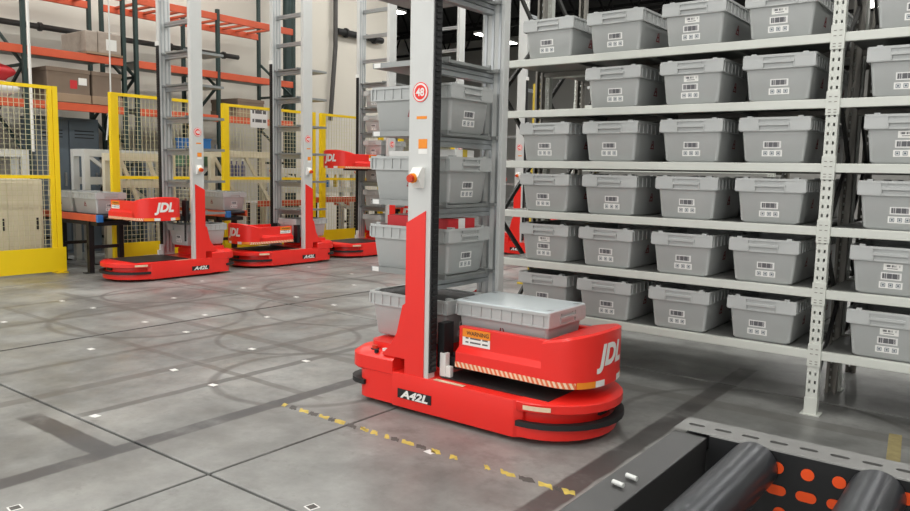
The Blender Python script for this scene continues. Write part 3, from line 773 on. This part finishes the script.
# ------------------------------------------------------------------ pallet racking on the wall
PRX = -11.0; PRB = -12.0
prk = empty('pallet_rack', 'orange-beamed pallet rack with dark green uprights against the pale wall', 'rack', (PRX, 4.7, 0))
def pframe(y):
    for x in (PRX, PRB):
        link('upright', MB().box(x-PRX-.03, x-PRX+.03, y-4.7-.026, y-4.7+.026, 0, 3.95 if y > 5 and y < 8 else 4.8).box(x-PRX-.07, x-PRX+.07, y-4.7-.07, y-4.7+.07, 0, .01).mesh('upright', 'green_post'), prk)
    z = .2; s = 0
    while z < 3.3:
        link('diagonal_brace', MB().bar((-.05 if s == 0 else -.95, y-4.7, z), (-.95 if s == 0 else -.05, y-4.7, z+.62), .03, .04).mesh('diagonal_brace', 'green_post'), prk)
        if s == 0: link('cross_brace', MB().box(-.95, -.05, y-4.7-.015, y-4.7+.015, z-.02, z+.02).mesh('cross_brace', 'green_post'), prk)
        z += .62; s = 1-s
FY = (2.1, 4.74, 6.16, 6.36, 7.82, 9.45)
for y in FY: pframe(y)
for a, b in ((2.1, 4.74), (4.74, 6.16), (6.36, 7.82), (7.82, 9.45)):
    for z in (2.1, 2.82, 3.77):
        for x in ((0, -1.0) if z > 3 else (0,)):
            link('beam', MB().box(x-.025, x+.025, a-4.7+.026, b-4.7-.026, z+.0, z+.11).mesh('beam', 'orange_beam', bevel=.006), prk)
        if z > 3:
            for q in range(1, 6):
                y = a+(b-a)*q/6; link('deck_bar', MB().box(-.975, -.025, y-4.7-.03, y-4.7+.03, z+.075, z+.105).mesh('deck_bar', 'orange_beam'), prk)
        else: link('wire_deck', MB().box(-1.0, -.026, a-4.7+.03, b-4.7-.03, z+.085, z+.113).mesh('wire_deck', 'deck_grey'), prk)
def crate(label, y0, y1, z0, z1, x0=-11.75, x1=-10.98, stick=True):
    o = empty('cardboard_bin', label, 'box', ((x0+x1)/2, (y0+y1)/2, z0)); hx = (x1-x0)/2; hy = (y1-y0)/2; h = z1-z0
    link('carton_body', MB().box(-hx, hx, -hy, hy, 0, h).mesh('carton_body', 'cardboard', bevel=.012), o)
    link('base_band', MB().box(-hx-.01, hx+.01, -hy-.01, hy+.01, 0.0, .12).mesh('base_band', 'cardboard_light', bevel=.006), o)
    link('flap', MB().box(-hx-.008, hx+.008, -hy-.008, hy+.008, h-.05, h+.012).mesh('flap', 'cardboard', bevel=.006), o)
    if stick:
        link('shipping_label', MB().card((hx+.002, hy*.45, h*.55), (0, .12, 0), (0, 0, .1), (1, 0, 0), .002).mesh('shipping_label', 'label_white'), o)
        link('shipping_label', MB().card((hx+.002, hy*.05, h*.42), (0, .1, 0), (0, 0, .12), (1, 0, 0), .002).mesh('shipping_label', 'carton_red'), o)
    return o
crate('large brown cardboard bin with red and white labels on the pallet rack', 5.02, 5.62, 2.216, 2.68)
crate('plain brown cardboard bin in the same rack bay as the labelled one', 5.66, 6.1, 2.216, 2.68, stick=False)
crate('small dark brown box on the rack behind the lowered-tray robot', 8.2, 8.75, 2.216, 2.52, stick=False)
wp = empty('wrapped_pallet', 'film-wrapped pallet load with white label on the middle rack beam', 'pallet', (-11.35, 5.85, 2.936))
link('pallet_board', MB().box(-.4, .4, -.27, .27, 0, .03).mesh('pallet_board', 'cardboard_light'), wp)
for k in range(3): link('wrapped_carton', MB().box(-.37, .37, -.27+.18*k, -.095+.18*k, .03, .33+.012*(k % 2)).mesh('wrapped_carton', 'wrap_film', bevel=.02), wp)
link('shipping_label', MB().card((.372, .03, .08), (0, .16, 0), (0, 0, .16), (1, 0, 0), .002).mesh('shipping_label', 'label_white'), wp)
bgp = empty('supply_sack', 'red and white printed sack on the rack over the control cabinet', 'sack', (-11.2, 4.35, 2.216))
def sack(z0, m_, sc):
    b = MB(); rings = []
    for k in range(7):
        t = k/6; r_ = math.sin(math.pi*min(.96, max(.12, t)))**.5; rings.append([(x*r_, y*r_, z0+.24*t) for x, y in sup(0, 0, .25*sc, .33*sc, .08)])
    return b.loft(rings).mesh('sack_layer', m_, 60)
link('sack_layer', sack(0, 'carton_white', 1), bgp); link('sack_layer', sack(.22, 'carton_red', .9), bgp)

# wall services
def pipe(name, label, cat, pts, r, m_, clamps=True):
    o = empty(name, label, cat, pts[0]); p0 = Vector(pts[0]); b = MB()
    for a, c in zip(pts, pts[1:]): b.cyl(Vector(a)-p0, Vector(c)-p0, r, 10)
    link('tube', b.mesh('tube', m_, 40), o)
    if clamps:
        a, c = Vector(pts[0]), Vector(pts[-1]); n = max(1, int((c-a).length/1.2)); d = (c-a).normalized()
        for k in range(n+1):
            q = a.lerp(c, (k+.3)/(n+.6))-p0; link('clamp', MB().cyl(q-d*.025, q+d*.025, r*1.5, 10).mesh('clamp', m_), o)
    return o
pipe('wall_pipe', 'dark pipe running along the wall behind the middle orange beam', 'pipe', [(-12.3, 3.0, 3.42), (-12.3, 9.2, 3.44)], .045, 'pipe_dark')
pipe('wall_pipe', 'short black pipe on the wall above the farthest fence panels', 'pipe', [(-12.36, 11.85, 4.36), (-12.36, 13.3, 4.36)], .07, 'rubber')
pipe('cable_drop', 'white pole dropping in front of the pallet rack by the control cabinet', 'pole', [(-10.8, 4.72, 6.3), (-10.8, 4.72, 1.5)], .02, 'white_plain', False)
pipe('cable_drop', 'thin grey cable hanging down past the wrapped pallet', 'cable', [(-10.78, 5.85, 6.0), (-10.78, 5.82, 2.4), (-10.8, 5.75, 1.7)], .011, 'white_steel', False)
pipe('cable_drop', 'grey cable bundle hanging down the wall beyond the pallet rack', 'cable', [(-12.3, 11.75, 6.3), (-12.3, 11.75, 4.0), (-12.3, 11.6, 2.4)], .05, 'pipe_dark', False)
pipe('structure_column', 'dark green building column beside the end of the pallet rack', 'column', [(-11.9, 10.1, 0), (-11.9, 10.1, 7.5)], .11, 'green_post', False)

# ------------------------------------------------------------------ machinery behind the fence
def cabinet(label, x, y0, y1, h, doors, extras=True):
    c = empty('control_cabinet', label, 'cabinet', (x, (y0+y1)/2, 0)); hy = (y1-y0)/2
    link('body', MB().box(-.6, 0, -hy, hy, .06, h).box(-.56, -.03, -hy+.03, hy-.03, 0, .06).mesh('body', 'cream_machine', bevel=.01), c)
    for k in range(doors):
        ya = -hy+.02+(2*hy-.04)*k/doors; yb = -hy+.02+(2*hy-.04)*(k+1)/doors-.015
        d = link('door', MB().box(0.001, .018, ya, yb, .1, h-.04).mesh('door', 'cream_machine', bevel=.004), c)
        link('handle', MB().box(.018, .035, yb-.06, yb-.04, h*.45, h*.58).mesh('handle', 'rubber'), d)
        if k == 0:
            for q in range(2):
                for j in range(2): link('meter', MB().box(.018, .024, ya+.12+.09*j, ya+.19+.09*j, h*.72+.16*q, h*.72+.1+.16*q).mesh('meter', 'slate'), d)
            link('name_strip', MB().box(.018, .022, ya+.08, ya+.36, h*.52, h*.56).mesh('name_strip', 'slate'), d)
    return c
cabinet('cream control cabinet with small dark meters behind the first fence panel', -9.95, 3.2, 4.44, 1.14, 3)
def gantry(label, x, y0, y1, h, m_, nb):
    g = empty('steel_frame', label, 'frame', (x, y0, 0)); Ld = y1-y0
    for y in (0, Ld): 
        for xx in (0, -.3): link('post', MB().box(xx-.04, xx+.04, y-.04, y+.04, 0, h).mesh('post', m_, bevel=.004), g)
    for z in (h-.05, h*.72):
        for xx in (0, -.3): link('rail', MB().box(xx-.03, xx+.03, .04, Ld-.04, z-.05, z+.05).mesh('rail', m_, bevel=.004), g)
    for y in (0, Ld): link('end_rail', MB().box(-.26, -.04, y-.03, y+.03, h-.1, h).mesh('end_rail', m_), g)
    for k in range(nb):
        a = Ld*k/nb; b_ = Ld*(k+1)/nb
        link('diagonal', MB().bar((0, a+.04, h-.1), (0, b_-.04, h*.45), .04, .05).mesh('diagonal', m_), g)
    return g
gantry('pale steel frame with diagonals standing behind the tote conveyor', -10.3, 5.18, 6.3, 1.55, 'white_steel', 1)
gantry('pale steel frame standing above the cream control cabinet', -10.6, 2.9, 4.52, 1.52, 'white_steel', 2)
gantry('cream steel frame behind the fence panel of the sideways tray', -9.78, 5.35, 6.15, 1.5, 'cream_machine', 2)
gantry('cream steel frame with diagonal brace behind the paper notice', -10.05, 7.0, 8.2, 1.6, 'cream_machine', 2)
gantry('pale steel frame behind the fence panel of the raised tray', -10.2, 8.5, 10.2, 1.35, 'white_steel', 1)
def locker(label, y0, y1, h):
    c = empty('storage_locker', label, 'locker', (-11.5, (y0+y1)/2, 0)); hy = (y1-y0)/2
    link('body', MB().box(-.45, 0, -hy, hy, 0, h).mesh('body', 'slate', bevel=.01), c)
    for k in range(2):
        ya = -hy+.02+hy*k*.99; d = link('door', MB().box(.001, .02, ya, ya+hy*.95, .05, h-.04).mesh('door', 'slate', bevel=.005), c)
        for q in range(3): link('vent', MB().box(.02, .024, ya+.08, ya+hy*.95-.08, h-.2-.05*q, h-.185-.05*q).mesh('vent', 'rubber'), d)
        link('handle', MB().box(.02, .045, ya+hy*.8, ya+hy*.86, h*.5, h*.6).mesh('handle', 'steel_grey'), d)
    return c
locker('dark slate locker under the brown cardboard bins', 5.05, 6.0, 2.03)
locker('dark slate locker under the rack behind the sideways tray', 6.5, 7.4, 1.5)
# work table with bins past the second conveyor
def table(label, x, y0, y1, z, m_):
    t = empty('work_table', label, 'table', (x, (y0+y1)/2, 0)); hy = (y1-y0)/2
    link('table_top', MB().box(-.34, 0, -hy, hy, z-.03, z).mesh('table_top', m_, bevel=.004), t)
    for xx in (-.3, -.05):
        for y in (-hy+.05, hy-.05): link('leg', MB().box(xx-.02, xx+.02, y-.02, y+.02, 0, z-.03).mesh('leg', 'black_paint'), t)
    link('front_edge', MB().box(0.001, .02, -hy, hy, z-.08, z+.01).mesh('front_edge', 'orange_beam'), t)
    return t
table('pale-topped work table with orange edge behind the lowered-tray robot', -9.58, 7.5, 8.4, .82, 'white_plain')
table('pale-topped work table with orange edge behind the raised tray', -9.58, 8.7, 10.0, .86, 'white_plain')
def bin_(label, x, y, z, m_, a=.3, b=.4, h=.2):
    o = empty('parts_bin', label, 'bin', (x, y, z)); q = MB()
    q.ring(sup(0, 0, a/2, b/2, .02), sup(0, 0, a/2-.012, b/2-.012, .012), 0, h); q.prism(sup(0, 0, a/2-.01, b/2-.01, .01), 0, .02)
    link('bin_shell', q.mesh('bin_shell', m_, 40), o); link('bin_rim', MB().ring(sup(0, 0, a/2+.012, b/2+.012, .025), sup(0, 0, a/2-.012, b/2-.012, .012), h-.02, h+.005).mesh('bin_rim', m_, 40), o); return o
shelfu = empty('wire_shelf', 'grey shelf unit with bins in front of the locker past the second panel', 'shelf', (-10.66, 7.05, 0))
for z in (.9, 1.35, 1.62): link('shelf_board', MB().box(-.2, .2, -.23, .35, z-.02, z).mesh('shelf_board', 'steel_grey'), shelfu)
for x in (-.185, .185):
    for y in (-.215, .335): link('leg', MB().box(x-.015, x+.015, y-.015, y+.015, 0, 1.7).mesh('leg', 'steel_grey'), shelfu)
bin_('blue plastic bin on the upper board of the grey shelf unit', -10.66, 7.1, 1.621, 'blue_plastic', .34, .42, .16)
bin_('pale green plastic bin under the blue one on the grey shelf unit', -10.66, 7.1, 1.351, 'green_plastic', .34, .48, .16)
def bottle(label, x, y, z, m_, group):
    o = empty('bottle', label, 'bottle', (x, y, z), 0, group)
    rings = [(.0, .04), (.15, .042), (.18, .03), (.2, .016), (.24, .016)]
    link('flask', MB().loft([[(r_*math.cos(2*math.pi*k/10), r_*math.sin(2*math.pi*k/10), zz_) for k in range(10)] for zz_, r_ in rings]).mesh('flask', m_, 50), o)
    link('cap', MB().cyl((0, 0, .24), (0, 0, .265), .018, 10).mesh('cap', 'white_plain', 40), o)
for k in range(4): bottle('purple-grey bottle in the row on the cream steel frame rail', -10.05, 7.25+.11*k, 1.203, 'bottle_purple', 'bottles on the cream frame')
for k in range(7):
    bottle('small bottle on the pale frame rail behind the raised tray', -10.2, 8.75+.2*k, 1.023, ('white_plain', 'blue_plastic', 'dull_yellow')[k % 3], 'bottles behind the raised tray')

# ------------------------------------------------------------------ rack rows farther back
LV2 = {k: LV[k] for k in range(1, 7)}
rack('pale grey shelving rack standing back to back with the near tote rack', 0, RY+.66, PX, LV2)
for k in range(1, 7):
    for c, x in enumerate(CX+(-.55,)):
        if k == 2 and c == 0: continue
        tote('grey tote on the rack standing back to back with the near tote rack', (x, RY+.97, LV[k]+.0005), 0, 'totes on the back-to-back rack', detail=0)
rack('pale grey shelving rack across the aisle beyond the back-to-back racks', 0, 7.9, (-4.3, -2.092), LV2)
for k in range(1, 7):
    for c in range(4):
        if random.random() < .15: continue
        tote('grey tote on the rack across the aisle beyond the back-to-back racks', (-4.3+.35+c*.505+random.uniform(-.01, .01), 8.21, LV[k]+.0005), 0, 'totes on the rack across the aisle', detail=0)
yb = empty('yellow_column', 'yellow protective column in the aisle beyond the near tote rack', 'column', (-4.75, 7.85, 0))
link('shaft', MB().cyl((0, 0, .02), (0, 0, 2.4), .07, 14).mesh('shaft', 'dull_yellow', 40), yb); link('base_plate', MB().box(-.14, .14, -.14, .14, 0, .02).mesh('base_plate', 'dull_yellow'), yb)

# ------------------------------------------------------------------ roller conveyor in the foreground
fc = empty('roller_conveyor', 'dark steel roller conveyor with slotted rail and orange-holed side plate', 'conveyor', (-.14, .75, 0))
OX, OY = -.14, .75; ZT = .9
def plate_slots(x0, x1, y0, y1, z, n0, pitch, ln, wd, yc):
    """top flange with real slots"""
    b = MB(); x = x0; k = 0
    while True:
        c = n0+pitch*k
        if c+ln/2 > x1-.01: b.quad((x, y0, z), (x1, y0, z), (x1, y1, z), (x, y1, z)); break
        b.quad((x, y0, z), (c-ln/2, y0, z), (c-ln/2, y1, z), (x, y1, z))
        # around slot
        seg = 6; top = [(c+ln/2*(-1)+0, yc)]
        pts = []
        r_ = wd/2
        for j in range(seg+1): a = R(90+180*j/seg); pts.append((c-ln/2+r_+r_*math.cos(a), yc+r_*math.sin(a)))
        for j in range(seg+1): a = R(-90+180*j/seg); pts.append((c+ln/2-r_+r_*math.cos(a), yc+r_*math.sin(a)))
        # pts counter-clockwise: left arc from top to bottom, then right arc from bottom to top
        L_, R_ = c-ln/2, c+ln/2
        lower = pts[seg//2:seg+1]+pts[seg+1:seg+1+seg//2+1]; upper = pts[seg+1+seg//2:]+pts[:seg//2+1]
        A = b.add([(L_, y0, z), (R_, y0, z)]+[(px, py, z) for px, py in lower[::-1]]); b.face(list(range(A, A+2+len(lower))))
        A = b.add([(R_, y1, z), (L_, y1, z)]+[(px, py, z) for px, py in upper[::-1]]); b.face(list(range(A, A+2+len(upper))))
        full = lower+upper[1:-1]
        for p, q in zip(full, full[1:]+full[:1]): b.quad((p[0], p[1], z), (q[0], q[1], z), (q[0], q[1], z-.004), (p[0], p[1], z-.004))
        x = R_; k += 1
    return b
fl_ = plate_slots(-.465-OX, .9-OX, 1.262-OY, 1.337-OY, ZT, -.437-OX, .0462, .029, .0115, 1.301-OY)
tag(link('slotted_rail', fl_.mesh('slotted_rail', 'rail_grey'), fc), 'grey top flange with a row of oval slots')
link('rail_web', MB().box(-.465-OX, .9-OX, 1.333-OY, 1.337-OY, ZT-.16, ZT-.0005).box(-.465-OX, .9-OX, 1.264-OY, 1.333-OY, ZT-.03, ZT-.026).mesh('rail_web', 'black_paint'), fc)
sp_ = link('side_plate', MB().box(-.4-OX, .9-OX, 1.256-OY, 1.262-OY, ZT-.26, ZT+.0).mesh('side_plate', 'black_paint'), fc)
link('rail_lip', MB().cyl((-.4-OX, 1.26-OY, ZT), (.9-OX, 1.26-OY, ZT), .003, 8).mesh('rail_lip', 'rail_grey', 40), fc)
def plug(cx, cz, w_, h_):
    o = []; r_ = h_/2
    for j in range(9): a = R(90+180*j/8); o.append((cx-w_/2+r_+r_*math.cos(a), cz+r_*math.sin(a)))
    for j in range(9): a = R(-90+180*j/8); o.append((cx+w_/2-r_+r_*math.cos(a), cz+r_*math.sin(a)))
    b = MB(); b.loft([[(x, 1.256-OY, z) for x, z in o], [(x, 1.2545-OY, z) for x, z in o]]); return b.mesh('orange_hole', 'hole_orange')
for k in range(26):
    x = -.288+.0455*k
    link('orange_hole', plug(x-OX, ZT-.026, .02, .019), sp_); link('orange_hole', plug(x-OX, ZT-.063, .031, .016), sp_); link('orange_hole', plug(x+.008-OX, ZT-.1, .02, .019), sp_)
# near rail (below the lens) and end channel
link('near_rail', MB().box(-.42-OX, .9-OX, .2-OY, .26-OY, ZT-.16, ZT).mesh('near_rail', 'frame_dark', bevel=.003), fc)
ech = MB()
q0 = [(-.463, 1.262), (-.405, 1.262), (-.405, .26), (-.463, .26)]
A = ech.add([(x-OX, y-OY, ZT-.004) for x, y in q0]+[(x-OX, y-OY, ZT-.13) for x, y in q0])
for f in ((0, 1, 2, 3), (4, 7, 6, 5), (0, 4, 5, 1), (1, 5, 6, 2), (2, 6, 7, 3), (3, 7, 4, 0)): ech.face([A+i for i in f])
ec = link('end_channel', ech.mesh('end_channel', 'frame_dark', bevel=.003), fc)
for (x, y) in ((-.429, 1.007), (-.434, .972)):
    link('bolt', MB().cyl((x-OX-.009, y-OY+.0, ZT+.001), (x-OX+.009, y-OY-.004, ZT+.001), .0036, 10).mesh('bolt', 'white_steel', 40), ec)
for k, x in enumerate((-.325, -.145, .035, .215, .395, .575, .755)):
    rl = link('roller', MB().cyl((x-OX, .262-OY, ZT-.03), (x-OX, 1.252-OY, ZT-.03), .039, 40).mesh('roller', 'roller_steel', 40), fc)
    link('axle', MB().cyl((x-OX, .25-OY, ZT-.03), (x-OX, 1.257-OY, ZT-.03), .012, 12).mesh('axle', 'frame_dark', 40), rl)
for (x, y) in ((-.38, 1.29), (.85, 1.29), (-.34, .23), (.85, .23)):
    link('leg', MB().box(x-OX-.03, x-OX+.03, y-OY-.025, y-OY+.025, .012, ZT-.14).box(x-OX-.06, x-OX+.06, y-OY-.06, y-OY+.06, 0, .012).mesh('leg', 'frame_dark', bevel=.003), fc)

# ------------------------------------------------------------------ floor tape and markers
tp = empty('hazard_tape', 'worn yellow and black hazard tape line on the floor beside the robot', 'tape', (-2.3, 2.742, 0))
random.seed(3)
def tape_piece(cx, ln, m_, dy=0.):
    n_ = 7; pts = []
    for j in range(n_): t = j/(n_-1); pts.append((cx-ln/2+ln*t+.014, -.022+dy+random.uniform(-.008, .012)))
    for j in range(n_): t = 1-j/(n_-1); pts.append((cx-ln/2+ln*t-.014, .022+dy+random.uniform(-.014, .006)))
    b = MB(); A = b.add([(px+2.3, py, .0) for px, py in pts]+[(px+2.3, py, .0012) for px, py in pts]); N_ = len(pts)
    b.face(list(range(A+N_, A+2*N_)))
    for j in range(N_): b.face([A+j, A+(j+1) % N_, A+N_+(j+1) % N_, A+N_+j])
    link('tape_piece', b.mesh('tape_piece', m_), tp)
for cx, ln in ((-3.275, .03), (-3.11, .075), (-2.955, .07), (-2.83, .07), (-2.65, .06), (-2.575, .05), (-2.485, .03), (-2.35, .075), (-2.17, .06), (-2.06, .04), (-1.87, .03), (-1.76, .08), (-1.56, .07), (-1.45, .06)):
    tape_piece(cx, ln, 'tape_yellow')
for cx, ln in ((-3.2, .05), (-3.035, .06), (-2.89, .04), (-2.735, .07), (-2.43, .05), (-2.26, .06), (-1.66, .08), (-1.5, .03)):
    tape_piece(cx, ln, 'tape_black')
tp2 = link('tape_strip', MB().box(-.03, .03, -.3, .3, 0, .001).mesh('tape_strip', 'tape_faded')); tp2.location = (-.43, 4.22, 0); tp2.rotation_euler = (0, 0, .1); tag(tp2, 'faded yellow tape strip on the floor by the rack', 'tape')
mk = MB().box(-.024, .024, -.024, .024, 0, .0012, 0).box(-.018, .018, -.018, .018, .0012, .0014, 1).mesh('floor_marker', ['label_white', 'tape_black'])
mk2 = MB().box(-.026, .026, -.02, .02, 0, .0012, 0).mesh('floor_marker', 'label_white')
def floorpt(px, py):
    d = _f + _r2*((px-455)/FPX) - _u2*((py-255.5)/FPX); t = -CAMZ/d.z; return (d.x*t, d.y*t, 0)
MARKS = ((95, 416), (15, 508), (312, 507), (213, 385), (430, 452), (4, 322), (93, 308), (62, 301), (145, 322), (91, 349), (186, 332), (202, 281), (174, 298), (243, 288), (296, 297), (267, 317), (309, 267), (334, 305), (354, 285), (205, 315), (306, 361), (252, 349), (174, 370), (352, 274))
for i, (a, b) in enumerate(MARKS):
    o = link('floor_marker', mk if i in (1, 2) else mk2, None, floorpt(a, b), (0, 0, random.uniform(-.2, .2)))
    if i == 1: tag(o, 'white square outline sticker on the slab nearest the joint crossing, alone', 'marker')
    elif i == 4: tag(o, 'white sticker lying on the hazard tape', 'marker')
    elif i == 2: tag(o, 'white square outline sticker on the floor near the hazard tape', 'marker')
    else: tag(o, 'small plain white sticker on the concrete floor', 'marker', 'plain white floor stickers')
